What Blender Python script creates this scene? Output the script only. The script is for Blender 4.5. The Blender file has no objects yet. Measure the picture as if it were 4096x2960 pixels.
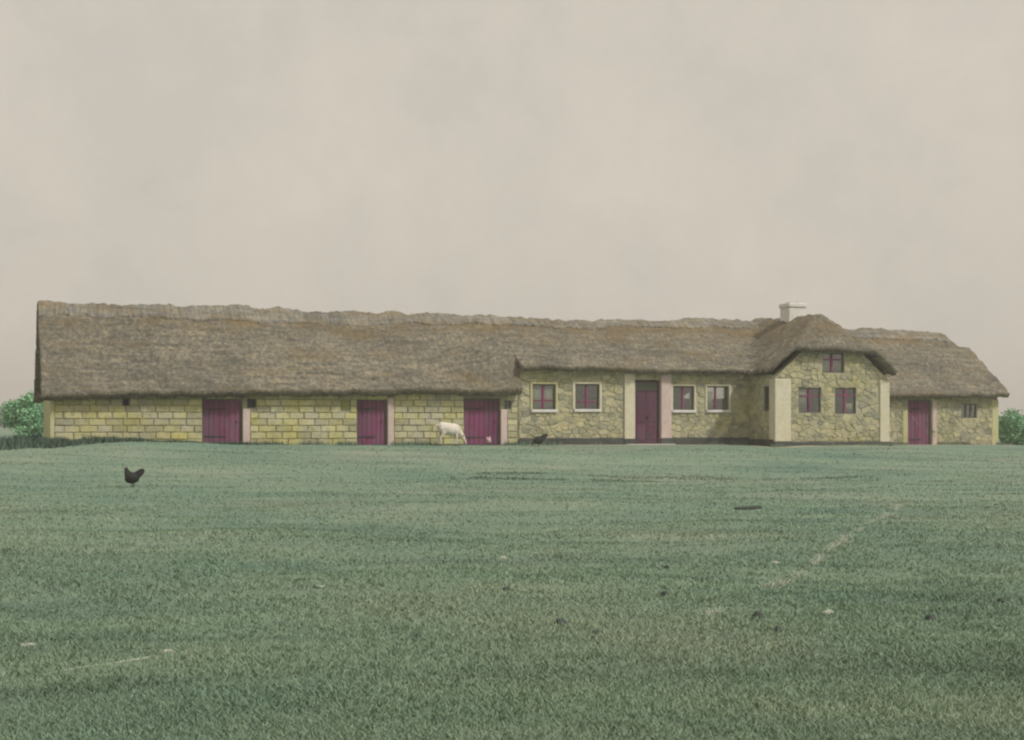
import bpy, bmesh, math, random
import numpy as np
from mathutils import Vector, Matrix

# ------------------------------------------------------------------ camera, world, sun, exposure
scene = bpy.context.scene
COL = scene.collection
random.seed(7)
RNG = np.random.default_rng(7)

EYE = 1.45
cam_d = bpy.data.cameras.new('camera')
cam_d.sensor_width = 36.0
cam_d.lens = 49.22
cam_d.shift_y = 0.0513
cam_d.clip_start = 0.1
cam_d.clip_end = 8000
cam = bpy.data.objects.new('camera', cam_d)
COL.objects.link(cam)
cam.location = (0, 0, EYE)
cam.rotation_euler = (math.radians(90), 0, 0)
scene.camera = cam

SUN_EL = math.radians(47)
SUN_AZ = math.radians(60)                      # to the right of straight behind the camera
to_sun = Vector((math.sin(SUN_AZ) * math.cos(SUN_EL), -math.cos(SUN_AZ) * math.cos(SUN_EL), math.sin(SUN_EL)))
sun_d = bpy.data.lights.new('sun', 'SUN')
sun_d.energy = 2.6
sun_d.angle = math.radians(4)
sun_d.color = (1.0, 0.97, 0.91)
sun = bpy.data.objects.new('sun', sun_d)
COL.objects.link(sun)
sun.rotation_euler = (-to_sun).to_track_quat('-Z', 'Y').to_euler()
sun.location = (20, -20, 40)

world = bpy.data.worlds.new('World')
scene.world = world
world.use_nodes = True
wn, wl = world.node_tree.nodes, world.node_tree.links
wn.clear()
w_out = wn.new('ShaderNodeOutputWorld')
w_bg = wn.new('ShaderNodeBackground')
w_bg.inputs['Strength'].default_value = 0.1
w_sky = wn.new('ShaderNodeTexSky')
w_sky.sky_type = 'NISHITA'
w_sky.sun_disc = False
w_sky.sun_elevation = SUN_EL
w_sky.sun_rotation = math.atan2(to_sun.x, to_sun.y)
w_sky.dust_density = 6.0
w_tc = wn.new('ShaderNodeTexCoord')
w_noise = wn.new('ShaderNodeTexNoise')           # thin, even high cloud
w_noise.inputs['Scale'].default_value = 9.0
w_noise.inputs['Detail'].default_value = 8.0
w_noise.inputs['Roughness'].default_value = 0.66
w_ramp = wn.new('ShaderNodeValToRGB')
w_ramp.color_ramp.elements[0].position = 0.32
w_ramp.color_ramp.elements[0].color = (5.98, 5.55, 4.88, 1)
w_ramp.color_ramp.elements[1].position = 0.68
w_ramp.color_ramp.elements[1].color = (6.95, 6.3, 5.32, 1)
w_mix = wn.new('ShaderNodeMixRGB')
w_mix.inputs['Fac'].default_value = 0.06
wl.new(w_tc.outputs['Generated'], w_noise.inputs['Vector'])
wl.new(w_noise.outputs['Fac'], w_ramp.inputs['Fac'])
wl.new(w_ramp.outputs['Color'], w_mix.inputs['Color1'])
wl.new(w_sky.outputs['Color'], w_mix.inputs['Color2'])
wl.new(w_mix.outputs['Color'], w_bg.inputs['Color'])
wl.new(w_bg.outputs['Background'], w_out.inputs['Surface'])

scene.view_settings.view_transform = 'Standard'
scene.view_settings.look = 'None'
scene.view_settings.exposure = 0.0
scene.view_settings.gamma = 1.0
scene.view_settings.use_curve_mapping = False
scene.render.engine = 'CYCLES'
scene.cycles.filter_width = 2.2                # soft old lens
scene.cycles.use_denoising = True
scene.cycles.max_bounces = 6
scene.cycles.volume_bounces = 0
scene.cycles.volume_step_rate = 4.0

# ------------------------------------------------------------------ frames
TH = math.radians(20.6)
CS, SN = math.cos(TH), math.sin(TH)
ORG = (-15.14, 46.0)                           # front left corner of the long building


def to_world(u, v):
    return ORG[0] + u * CS - v * SN, ORG[1] + u * SN + v * CS


def to_local(x, y):
    dx, dy = x - ORG[0], y - ORG[1]
    return dx * CS + dy * SN, -dx * SN + dy * CS


# ------------------------------------------------------------------ noise in numpy
def _hash(ix, iy, seed):
    h = (ix.astype(np.int64) * 374761393 + iy.astype(np.int64) * 668265263 + seed * 974711) & 0x7fffffff
    h = (h ^ (h >> 13)) * 1274126177 & 0x7fffffff
    h = h ^ (h >> 16)
    return (h & 0xffff) / 65535.0


def vnoise(x, y, seed=0):
    x = np.asarray(x, float); y = np.asarray(y, float)
    ix, iy = np.floor(x), np.floor(y)
    fx, fy = x - ix, y - iy
    fx = fx * fx * (3 - 2 * fx); fy = fy * fy * (3 - 2 * fy)
    a = _hash(ix, iy, seed); b = _hash(ix + 1, iy, seed)
    c = _hash(ix, iy + 1, seed); d = _hash(ix + 1, iy + 1, seed)
    return (a * (1 - fx) + b * fx) * (1 - fy) + (c * (1 - fx) + d * fx) * fy - 0.5


def fbm(x, y, seed=0, octaves=4, rough=0.5):
    t, amp, f = 0, 1.0, 1.0
    for o in range(octaves):
        t = t + vnoise(np.asarray(x) * f, np.asarray(y) * f, seed + o * 17) * amp
        amp *= rough; f *= 2.03
    return t


def sstep(a, b, x):
    t = np.clip((np.asarray(x, float) - a) / (b - a), 0, 1)
    return t * t * (3 - 2 * t)


def ground_z(x, y):
    x = np.asarray(x, float); y = np.asarray(y, float)
    u, v = to_local(x, y)
    base = 0.71 - 0.0055 * np.clip(u, -30, 60)
    z = base * sstep(-19, -0.2, v)
    r = np.hypot(x, y)
    near = 1 - sstep(60, 120, r)
    flat = 1 - sstep(-3, -0.3, v) * sstep(-2, 0, u) * sstep(-41, -39, -u)   # level strip along the walls
    z = z + (0.16 * fbm(x / 7, y / 5, 3, 2) + 0.07 * fbm(x / 1.6, y / 1.2, 9, 3)) * near * flat
    z = z + 0.16 * np.exp(-((u - 2.8) / 2.6) ** 2 - ((v + 2.2) / 1.6) ** 2)       # low swell before the barn
    z = z - 0.10 * np.exp(-(((y - 34.5) - 0.12 * x) / 0.5) ** 2) * sstep(2, 5, x) * (1 - sstep(10, 14, x))
    far = sstep(150, 900, r)
    z = z + far * (4.5 * fbm(x / 420, y / 420, 21, 3) - 1.2)
    return z


def gz(x, y):
    return float(ground_z(np.array([x]), np.array([y]))[0])


# ------------------------------------------------------------------ materials
def lin(r, g, b):
    def f(c):
        c /= 255.0
        return c / 12.92 if c <= 0.04045 else ((c + 0.055) / 1.055) ** 2.4
    return (f(r), f(g) * 1.04, f(b) * 1.15, 1.0)


class Mat:
    def __init__(self, name, rough=0.9):
        self.m = bpy.data.materials.new(name)
        self.m.use_nodes = True
        self.n, self.l = self.m.node_tree.nodes, self.m.node_tree.links
        self.n.clear()
        self.out = self.n.new('ShaderNodeOutputMaterial')
        self.b = self.n.new('ShaderNodeBsdfPrincipled')
        self.b.inputs['Roughness'].default_value = rough
        self.b.inputs['Specular IOR Level'].default_value = 0.2
        self.l.new(self.b.outputs[0], self.out.inputs['Surface'])
        self.tc = self.n.new('ShaderNodeTexCoord')

    def coord(self, kind='Object', scale=(1, 1, 1), rot=(0, 0, 0)):
        mp = self.n.new('ShaderNodeMapping')
        mp.inputs['Scale'].default_value = scale
        mp.inputs['Rotation'].default_value = rot
        if kind == 'World':
            g = self.n.new('ShaderNodeNewGeometry')
            self.l.new(g.outputs['Position'], mp.inputs['Vector'])
        else:
            self.l.new(self.tc.outputs[kind], mp.inputs['Vector'])
        return mp.outputs[0]

    def noise(self, vec, scale, detail=4, rough=0.55):
        t = self.n.new('ShaderNodeTexNoise')
        t.inputs['Scale'].default_value = scale
        t.inputs['Detail'].default_value = detail
        t.inputs['Roughness'].default_value = rough
        self.l.new(vec, t.inputs['Vector'])
        return t.outputs['Fac']

    def ramp(self, fac, stops):
        r = self.n.new('ShaderNodeValToRGB')
        e = r.color_ramp.elements
        while len(e) < len(stops):
            e.new(0.5)
        for el, (p, c) in zip(e, stops):
            el.position = p
            el.color = c if len(c) == 4 else (*c, 1)
        self.l.new(fac, r.inputs['Fac'])
        return r.outputs['Color']

    def mix(self, fac, a, b, mode='MIX'):
        x = self.n.new('ShaderNodeMixRGB')
        x.blend_type = mode
        for s, i in ((fac, 'Fac'), (a, 'Color1'), (b, 'Color2')):
            if hasattr(s, 'links'):
                self.l.new(s, x.inputs[i])
            else:
                x.inputs[i].default_value = s
        return x.outputs[0]

    def math(self, op, a, b=0.0):
        x = self.n.new('ShaderNodeMath')
        x.operation = op
        for s, i in ((a, 0), (b, 1)):
            if hasattr(s, 'links'):
                self.l.new(s, x.inputs[i])
            else:
                x.inputs[i].default_value = s
        return x.outputs[0]

    def piece_random(self):
        o = self.n.new('ShaderNodeObjectInfo')
        g = self.n.new('ShaderNodeNewGeometry')
        return self.math('FRACT', self.math('ADD', o.outputs['Random'], g.outputs['Random Per Island']))

    def color(self, c):
        if hasattr(c, 'links'):
            self.l.new(c, self.b.inputs['Base Color'])
        else:
            self.b.inputs['Base Color'].default_value = c

    def bump(self, h, strength=0.4, dist=0.02):
        x = self.n.new('ShaderNodeBump')
        x.inputs['Strength'].default_value = strength
        x.inputs['Distance'].default_value = dist
        self.l.new(h, x.inputs['Height'])
        self.l.new(x.outputs[0], self.b.inputs['Normal'])


def grass_colour(M, fine=True):
    """turf colour from world position: patches, worn streaks and fine clumps"""
    big = M.noise(M.coord('World', (1, 1.0, 1)), 0.16, 5, 0.6)
    streak = M.noise(M.coord('World', (0.16, 1.1, 0.5), (0, 0, 0.12)), 0.9, 6, 0.65)
    a = M.ramp(big, [(0.3, lin(108, 133, 113)), (0.5, lin(126, 143, 120)), (0.72, lin(145, 151, 130))])
    s = M.ramp(streak, [(0.28, (0.64, 0.68, 0.67)), (0.48, (0.97, 0.98, 0.98)), (0.75, (1.18, 1.15, 1.08))])
    c = M.mix(1.0, a, s, 'MULTIPLY')
    if fine:
        cl = M.noise(M.coord('World'), 13, 6, 0.72)
        f = M.ramp(cl, [(0.3, (0.68, 0.72, 0.7)), (0.5, (1, 1, 1)), (0.72, (1.25, 1.22, 1.15))])
        c = M.mix(0.9, c, f, 'MULTIPLY')
    return c


def make_materials():
    D = {}
    M = Mat('turf')
    M.color(grass_colour(M))
    M.bump(M.noise(M.coord('World'), 18, 6, 0.7), 0.9, 0.05)
    D['turf'] = M.m

    M = Mat('grass_blades')
    at = M.n.new('ShaderNodeAttribute'); at.attribute_name = 'tone'
    M.color(M.mix(1.0, grass_colour(M, False), at.outputs['Color'], 'MULTIPLY'))
    D['blade'] = M.m

    M = Mat('dry_straw')
    M.color(lin(176, 180, 156))
    D['straw'] = M.m

    M = Mat('trodden_path')
    M.color(M.ramp(M.noise(M.coord('World'), 5, 5), [(0.3, lin(150, 143, 116)), (0.7, lin(184, 172, 140))]))
    M.bump(M.noise(M.coord('World'), 30, 3), 0.5, 0.02)
    D['path'] = M.m

    # thatch: warm grey reed, lichen mottles, long weather streaks, ochre patches
    def thatch(name, dark, mid, light, ochre, ribs):
        M = Mat(name, 1.0)
        cl = M.noise(M.coord('Object', (1.5, 1, 1)), 5.5, 9, 0.78)
        st = M.noise(M.coord('Object', (0.35, 3.0, 3.0)), 2.2, 6, 0.65)
        och = M.noise(M.coord('Object', (0.5, 1.4, 1.4)), 0.8, 5, 0.6)
        c = M.ramp(cl, [(0.27, dark), (0.47, mid), (0.75, light)])
        s = M.ramp(st, [(0.3, (0.62, 0.64, 0.66)), (0.5, (1, 1, 1)), (0.72, (1.32, 1.27, 1.18))])
        c = M.mix(1.0, c, s, 'MULTIPLY')
        pt = M.noise(M.coord('Object', (0.8, 1, 1)), 0.55, 5, 0.65)
        c = M.mix(1.0, c, M.ramp(pt, [(0.32, (0.72, 0.74, 0.76)), (0.5, (0.98, 0.98, 0.98)), (0.7, (1.2, 1.17, 1.12))]), 'MULTIPLY')
        ln = M.noise(M.coord('Object', (0.12, 6.0, 6.0)), 1.6, 4, 0.6)
        c = M.mix(1.0, c, M.ramp(ln, [(0.3, (0.74, 0.75, 0.77)), (0.42, (1, 1, 1)), (0.6, (1, 1, 1)), (0.72, (1.3, 1.25, 1.16))]), 'MULTIPLY')
        c = M.mix(M.ramp(och, [(0.52, (0, 0, 0)), (0.72, (0.55, 0.55, 0.55))]), c, ochre)
        sx = M.n.new('ShaderNodeSeparateXYZ'); M.l.new(M.tc.outputs['Object'], sx.inputs[0])
        on = M.noise(M.coord('Object', (0.6, 2, 2)), 1.3, 6, 0.7)
        hi = M.math('MULTIPLY', M.ramp(M.math('MULTIPLY', sx.outputs['Z'], 0.18), [(0.80, (0, 0, 0)), (0.90, (1, 1, 1))]), M.ramp(on, [(0.42, (0, 0, 0)), (0.62, (0.34, 0.34, 0.34) if ribs else (0.62, 0.62, 0.62))]))
        c = M.mix(hi, c, ochre)
        if ribs:
            rb = M.noise(M.coord('Object', (7, 0.5, 0.5)), 2.0, 4, 0.6)
            c = M.mix(1.0, c, M.ramp(rb, [(0.3, (0.66, 0.68, 0.7)), (0.7, (1.28, 1.25, 1.2))]), 'MULTIPLY')
        M.color(c)
        M.bump(M.noise(M.coord('Object', (1.6, 1, 1)), 22, 6, 0.75), 1.0, 0.05)
        return M.m
    M = Mat('loose_reed', 1.0)
    g_ = M.n.new('ShaderNodeNewGeometry')
    M.color(M.ramp(g_.outputs['Random Per Island'], [(0.0, lin(72, 72, 62)), (0.4, lin(116, 110, 90)), (0.8, lin(150, 138, 108)), (1.0, lin(196, 180, 144))]))
    D['reed'] = M.m
    D['thatch'] = thatch('thatch', lin(74, 75, 67), lin(117, 112, 97), lin(188, 172, 140), lin(128, 106, 66), False)
    D['ridge'] = thatch('ridge_thatch', lin(102, 102, 94), lin(138, 134, 122), lin(176, 166, 144), lin(138, 112, 62), True)

    # pale limewashed blocks
    M = Mat('yellow_limewash')
    pn = M.noise(M.coord('World', (1, 1, 1.4)), 1.1, 5, 0.6)
    c = M.ramp(pn, [(0.3, lin(190, 182, 156)), (0.5, lin(192, 183, 134)), (0.72, lin(196, 184, 108))])
    pr = M.piece_random()
    c = M.mix(1.0, c, M.ramp(pr, [(0.0, (0.72, 0.73, 0.76)), (0.35, (0.95, 0.95, 0.96)), (0.7, (1.02, 1.02, 1)), (1.0, (1.14, 1.12, 1.06))]), 'MULTIPLY')
    g = M.noise(M.coord('World'), 6, 6, 0.75)
    c = M.mix(0.9, c, M.ramp(g, [(0.32, (0.58, 0.6, 0.62)), (0.52, (1, 1, 1))]), 'MULTIPLY')
    M.color(c)
    M.bump(M.noise(M.coord('World'), 25, 5, 0.7), 0.6, 0.02)
    D['block'] = M.m

    M = Mat('mortar')
    M.color(M.ramp(M.noise(M.coord('World'), 3, 5), [(0.3, lin(158, 152, 124)), (0.7, lin(184, 174, 142))]))
    M.bump(M.noise(M.coord('World'), 30, 4), 0.6, 0.02)
    D['mortar'] = M.m

    M = Mat('barn_mortar')
    M.color(M.ramp(M.noise(M.coord('World'), 3, 5), [(0.3, lin(142, 137, 112)), (0.7, lin(166, 158, 124))]))
    M.bump(M.noise(M.coord('World'), 30, 4), 0.6, 0.02)
    D['barn_mortar'] = M.m

    # mixed field stone
    M = Mat('field_stone')
    pr = M.piece_random()
    c = M.ramp(pr, [(0.0, lin(142, 140, 118)), (0.3, lin(166, 160, 130)), (0.6, lin(180, 171, 136)),
                    (0.85, lin(192, 180, 142)), (1.0, lin(152, 147, 128))])
    tint = M.noise(M.coord('World'), 0.8, 4, 0.6)
    c = M.mix(M.ramp(tint, [(0.45, (0, 0, 0)), (0.7, (0.45, 0.45, 0.45))]), c, lin(176, 168, 104))
    g = M.noise(M.coord('World'), 4.5, 6, 0.75)
    c = M.mix(0.9, c, M.ramp(g, [(0.3, (0.5, 0.53, 0.54)), (0.5, (1, 1, 1)), (0.75, (1.22, 1.2, 1.13))]), 'MULTIPLY')
    M.color(c)
    M.bump(M.noise(M.coord('World'), 18, 5, 0.7), 0.8, 0.03)
    D['stone'] = M.m

    def plaster(name, a, b):
        M = Mat(name)
        M.color(M.mix(0.7, M.ramp(M.noise(M.coord('World'), 1.6, 5), [(0.3, a), (0.7, b)]),
                      M.ramp(M.noise(M.coord('World'), 8, 5, 0.7), [(0.3, (0.74, 0.74, 0.75)), (0.55, (1, 1, 1))]), 'MULTIPLY'))
        M.bump(M.noise(M.coord('World'), 16, 4), 0.5, 0.02)
        return M.m
    D['cream'] = plaster('cream_limewash', lin(204, 193, 158), lin(216, 205, 176))
    D['pink'] = plaster('pinkish_limewash', lin(198, 174, 158), lin(212, 188, 174))
    D['gable_yellow'] = plaster('yellow_gable_limewash', lin(188, 180, 126), lin(198, 190, 146))
    D['white'] = plaster('white_limewash', lin(206, 200, 186), lin(224, 216, 204))
    D['tar'] = plaster('tarred_plinth', lin(66, 70, 66), lin(88, 90, 82))
    D['chimney'] = plaster('chimney_limewash', lin(214, 208, 194), lin(226, 219, 204))
    D['tub'] = plaster('grey_plaster', lin(150, 146, 136), lin(170, 164, 150))

    def wood(name, a, b, grain=(14, 14, 0.8)):
        M = Mat(name, 0.75)
        pr = M.piece_random()
        gr = M.noise(M.coord('Object', grain), 3.0, 6, 0.65)
        bl = M.noise(M.coord('World'), 2.2, 5, 0.65)
        c = M.ramp(gr, [(0.3, a), (0.7, b)])
        c = M.mix(1.0, c, M.ramp(pr, [(0, (0.8, 0.8, 0.82)), (1, (1.15, 1.15, 1.15))]), 'MULTIPLY')
        c = M.mix(1.0, c, M.ramp(bl, [(0.3, (0.68, 0.74, 0.72)), (0.55, (1, 1, 1)), (0.78, (1.3, 1.26, 1.26))]), 'MULTIPLY')
        M.color(c)
        M.bump(gr, 0.4, 0.01)
        return M.m
    def worn(name, a, b, grey):
        M = Mat(name, 0.8)
        pr = M.piece_random()
        gr = M.noise(M.coord('Object', (14, 14, 0.8)), 3.0, 6, 0.65)
        wr = M.noise(M.coord('World', (1, 1, 0.45)), 2.6, 6, 0.7)
        c = M.ramp(gr, [(0.3, a), (0.7, b)])
        c = M.mix(M.ramp(wr, [(0.38, (0, 0, 0)), (0.62, (0.85, 0.85, 0.85))]), c, grey)
        c = M.mix(1.0, c, M.ramp(pr, [(0, (0.78, 0.8, 0.82)), (1, (1.18, 1.15, 1.15))]), 'MULTIPLY')
        M.color(c)
        M.bump(gr, 0.4, 0.01)
        return M.m
    D['door'] = worn('plum_paint', lin(112, 42, 76), lin(134, 74, 102), lin(112, 84, 94))
    D['door_dark'] = worn('dark_plum_paint', lin(92, 44, 66), lin(110, 66, 84), lin(90, 72, 78))
    D['frame'] = wood('window_frame_paint', lin(84, 88, 78), lin(106, 106, 92))
    D['bar'] = wood('magenta_bar_paint', lin(126, 50, 86), lin(144, 70, 104))
    D['timber'] = wood('old_grey_timber', lin(86, 82, 74), lin(118, 112, 98))
    D['hatch'] = wood('olive_hatch_paint', lin(128, 126, 70), lin(150, 146, 88))
    D['iron'] = wood('iron', lin(58, 56, 56), lin(78, 74, 72))

    M = Mat('glass')
    M.n.remove(M.b)
    tr = M.n.new('ShaderNodeBsdfTransparent'); tr.inputs[0].default_value = (0.72, 0.76, 0.72, 1)
    gl = M.n.new('ShaderNodeBsdfGlossy'); gl.inputs['Roughness'].default_value = 0.06
    gl.inputs['Color'].default_value = (0.9, 0.92, 0.9, 1)
    mx = M.n.new('ShaderNodeMixShader'); mx.inputs[0].default_value = 0.13
    M.l.new(tr.outputs[0], mx.inputs[1]); M.l.new(gl.outputs[0], mx.inputs[2]); M.l.new(mx.outputs[0], M.out.inputs['Surface'])
    D['glass'] = M.m
    M = Mat('curtain'); M.color(M.ramp(M.noise(M.coord('Object', (12, 1, 1)), 4, 3), [(0.3, lin(186, 168, 152)), (0.7, lin(224, 206, 190))]))
    D['curtain'] = M.m

    def foliage(name, a, b):
        M = Mat(name, 0.8)
        at = M.n.new('ShaderNodeAttribute'); at.attribute_name = 'tone'
        M.color(M.mix(1.0, M.ramp(M.noise(M.coord('World'), 1.8, 4), [(0.3, a), (0.7, b)]), at.outputs['Color'], 'MULTIPLY'))
        return M.m
    D['leaf_light'] = foliage('pale_green_leaf', lin(118, 164, 118), lin(150, 186, 142))
    D['leaf_dark'] = foliage('dark_green_leaf', lin(66, 86, 74), lin(92, 112, 96))
    D['leaf_grey'] = foliage('grey_green_leaf', lin(108, 120, 108), lin(134, 142, 124))
    D['bark'] = wood('bark', lin(76, 70, 58), lin(100, 92, 76))

    def fur(name, a, b, s=9):
        M = Mat(name, 0.95)
        M.color(M.ramp(M.noise(M.coord('Object'), s, 5, 0.65), [(0.3, a), (0.7, b)]))
        M.bump(M.noise(M.coord('Object'), s * 6, 4), 0.6, 0.01)
        return M.m
    D['goat'] = fur('cream_coat', lin(196, 184, 164), lin(228, 216, 196))
    D['hen_brown'] = fur('brown_black_feathers', lin(34, 42, 44), lin(58, 54, 46))
    D['hen_pale'] = fur('pale_pink_feathers', lin(176, 134, 140), lin(206, 172, 168))
    D['comb'] = fur('comb_red', lin(120, 50, 48), lin(150, 70, 60))
    D['hoof'] = fur('hoof_dark', lin(70, 64, 58), lin(96, 88, 78))
    D['clod'] = fur('dark_earth', lin(62, 70, 64), lin(88, 92, 80), 14)
    D['pale_rock'] = fur('pale_stone', lin(150, 154, 132), lin(174, 174, 150), 12)
    return D


MT = make_materials()


# ------------------------------------------------------------------ building blocks
def link(name, me, mat=None, parent=None):
    o = bpy.data.objects.new(name, me)
    COL.objects.link(o)
    if mat is not None and me is not None and not me.materials:
        me.materials.append(MT[mat] if isinstance(mat, str) else mat)
    if parent is not None:
        o.parent = parent
    return o


def tag(o, label=None, cat=None, group=None, kind=None):
    if label: o['label'] = label
    if cat: o['category'] = cat
    if group: o['group'] = group
    if kind: o['kind'] = kind
    return o


def np_mesh(name, verts, faces, smooth=False):
    me = bpy.data.meshes.new(name)
    verts = np.asarray(verts, np.float32).reshape(-1, 3)
    faces = np.asarray(faces, np.int32)
    k = faces.shape[1]
    me.vertices.add(len(verts)); me.vertices.foreach_set('co', verts.ravel())
    me.loops.add(faces.size); me.loops.foreach_set('vertex_index', faces.ravel())
    me.polygons.add(len(faces))
    me.polygons.foreach_set('loop_start', np.arange(0, faces.size, k, dtype=np.int32))
    me.polygons.foreach_set('loop_total', np.full(len(faces), k, np.int32))
    if smooth:
        me.polygons.foreach_set('use_smooth', np.ones(len(faces), bool))
    me.update(calc_edges=True)
    return me


def bm_mesh(name, bm, smooth=False):
    me = bpy.data.meshes.new(name)
    bmesh.ops.recalc_face_normals(bm, faces=bm.faces)
    bm.to_mesh(me); bm.free()
    if smooth:
        for p in me.polygons: p.use_smooth = True
    return me


def add_box(bm, u0, u1, v0, v1, z0, z1, bevel=0.0):
    r = bmesh.ops.create_cube(bm, size=1.0)
    vs = r['verts']
    for q in vs:
        q.co = Vector(((u0 + u1) / 2 + q.co.x * (u1 - u0), (v0 + v1) / 2 + q.co.y * (v1 - v0), (z0 + z1) / 2 + q.co.z * (z1 - z0)))
    if bevel > 0:
        es = list({e for q in vs for e in q.link_edges})
        bmesh.ops.bevel(bm, geom=es, offset=bevel, segments=1, affect='EDGES', clamp_overlap=True)


def box(name, mat, parent, u0, u1, v0, v1, z0, z1, bevel=0.008, label=None):
    bm = bmesh.new()
    add_box(bm, u0, u1, v0, v1, z0, z1, bevel)
    o = link(name, bm_mesh(name, bm), mat, parent)
    if label: o['label'] = label
    return o


def prism(name, mat, parent, pts, v0, v1):
    """outline in (u, z) pushed from v0 to v1"""
    bm = bmesh.new()
    a = [bm.verts.new((p[0], v0, p[1])) for p in pts]
    b = [bm.verts.new((p[0], v1, p[1])) for p in pts]
    bm.faces.new(a); bm.faces.new(b[::-1])
    for i in range(len(pts)):
        j = (i + 1) % len(pts)
        bm.faces.new((a[i], a[j], b[j], b[i]))
    return link(name, bm_mesh(name, bm), mat, parent)


def holed_wall(name, mat, parent, a0, a1, z0, z1, v0, v1, holes, extra=()):
    """a wall slab with real openings; extra = prisms in (u,z) joined on top"""
    us = sorted({a0, a1, *[x for h in holes for x in (h[0], h[1]) if a0 < x < a1]})
    zs = sorted({z0, z1, *[x for h in holes for x in (h[2], h[3]) if z0 < x < z1]})
    solid = {}
    for i in range(len(us) - 1):
        for j in range(len(zs) - 1):
            cu, cz = (us[i] + us[i + 1]) / 2, (zs[j] + zs[j + 1]) / 2
            solid[i, j] = not any(h[0] < cu < h[1] and h[2] < cz < h[3] for h in holes)
    bm = bmesh.new()
    cache = {}

    def V(u, v, z):
        k = (round(u, 4), round(v, 4), round(z, 4))
        if k not in cache: cache[k] = bm.verts.new((u, v, z))
        return cache[k]
    for (i, j), s in solid.items():
        if not s: continue
        A, B, C, E = us[i], us[i + 1], zs[j], zs[j + 1]
        bm.faces.new((V(A, v0, C), V(B, v0, C), V(B, v0, E), V(A, v0, E)))
        bm.faces.new((V(A, v1, C), V(A, v1, E), V(B, v1, E), V(B, v1, C)))
        if not solid.get((i - 1, j)): bm.faces.new((V(A, v0, C), V(A, v0, E), V(A, v1, E), V(A, v1, C)))
        if not solid.get((i + 1, j)): bm.faces.new((V(B, v0, C), V(B, v1, C), V(B, v1, E), V(B, v0, E)))
        if not solid.get((i, j - 1)): bm.faces.new((V(A, v0, C), V(A, v1, C), V(B, v1, C), V(B, v0, C)))
        if not solid.get((i, j + 1)): bm.faces.new((V(A, v0, E), V(B, v0, E), V(B, v1, E), V(A, v1, E)))
    for pts in extra:
        a = [bm.verts.new((p[0], v0, p[1])) for p in pts]
        b = [bm.verts.new((p[0], v1, p[1])) for p in pts]
        bm.faces.new(a); bm.faces.new(b[::-1])
        for q in range(len(pts)):
            r = (q + 1) % len(pts)
            bm.faces.new((a[q], a[r], b[r], b[q]))
    return link(name, bm_mesh(name, bm), mat, parent)


def roof_mesh(name, u0, u1, v0, v1, ztop, inside, thick, undercut, du, dv, ridge_v, wobble=0.035, seed=5):
    """thick thatch: a displaced top sheet, an undercut edge all round and an underside"""
    nu, nv = int(round((u1 - u0) / du)) + 1, int(round((v1 - v0) / dv)) + 1
    us, vs = np.linspace(u0, u1, nu), np.linspace(v0, v1, nv)
    U, V = np.meshgrid(us, vs, indexing='ij')
    Z = ztop(U, V)
    cu, cv = (U[:-1, :-1] + U[1:, 1:]) / 2, (V[:-1, :-1] + V[1:, 1:]) / 2
    keep = inside(cu, cv)
    W = U + wobble * fbm(V * 5, U * 3, seed + 3, 3)
    X = V + wobble * fbm(U * 4.0, V * 3, seed + 8, 3)
    top = np.stack([W, X, Z], -1).reshape(-1, 3)
    sh = undercut * np.clip((ridge_v - V) / 3.0, -1, 1)
    bot = np.stack([W, X + sh, Z - thick], -1).reshape(-1, 3)
    idx = np.arange(nu * nv).reshape(nu, nv)
    q = np.stack([idx[:-1, :-1], idx[1:, :-1], idx[1:, 1:], idx[:-1, 1:]], -1)[keep]
    N = nu * nv
    faces = [q, q[:, ::-1] + N]
    k = np.pad(keep, 1)
    c = k[1:-1, 1:-1]
    for cond, (a, b) in (((c & ~k[:-2, 1:-1]), (3, 0)), ((c & ~k[2:, 1:-1]), (1, 2)),
                         ((c & ~k[1:-1, :-2]), (0, 1)), ((c & ~k[1:-1, 2:]), (2, 3))):
        corner = [idx[:-1, :-1], idx[1:, :-1], idx[1:, 1:], idx[:-1, 1:]]
        p, r = corner[a][cond], corner[b][cond]
        faces.append(np.stack([r, p, p + N, r + N], -1))
    F = np.concatenate(faces)
    allv = np.concatenate([top, bot])
    used = np.unique(F)
    remap = np.zeros(len(allv), np.int32); remap[used] = np.arange(len(used))
    return np_mesh(name, allv[used], remap[F])


def thatch_relief(U, V, seed):
    return (0.085 * fbm(U * 2.6, V * 3.2, seed, 5, 0.62)
            + 0.045 * fbm(U * 0.35, V * 4.5, seed + 50, 3)
            + 0.10 * fbm(U * 0.45, V * 0.5, seed + 90, 2))


# ------------------------------------------------------------------ ground
def build_ground():
    ys = np.concatenate([np.arange(-12, 4, 2.0), np.arange(4, 66, 0.28), 66 * 1.045 ** np.arange(0, 92)])
    xh = np.concatenate([np.arange(0, 34, 0.4), 34 * 1.07 ** np.arange(0, 66)])
    xs = np.concatenate([-xh[:0:-1], xh])
    X, Y = np.meshgrid(xs, ys, indexing='ij')
    Z = ground_z(X, Y)
    # nothing may rise through the floor of the building
    u, v = to_local(X, Y)
    idx = np.arange(X.size).reshape(X.shape)
    q = np.stack([idx[:-1, :-1], idx[1:, :-1], idx[1:, 1:], idx[:-1, 1:]], -1).reshape(-1, 4)
    o = link('ground', np_mesh('ground', np.stack([X, Y, Z], -1), q, True), 'turf')
    tag(o, 'wide pasture of short cropped green turf', kind='structure')


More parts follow.
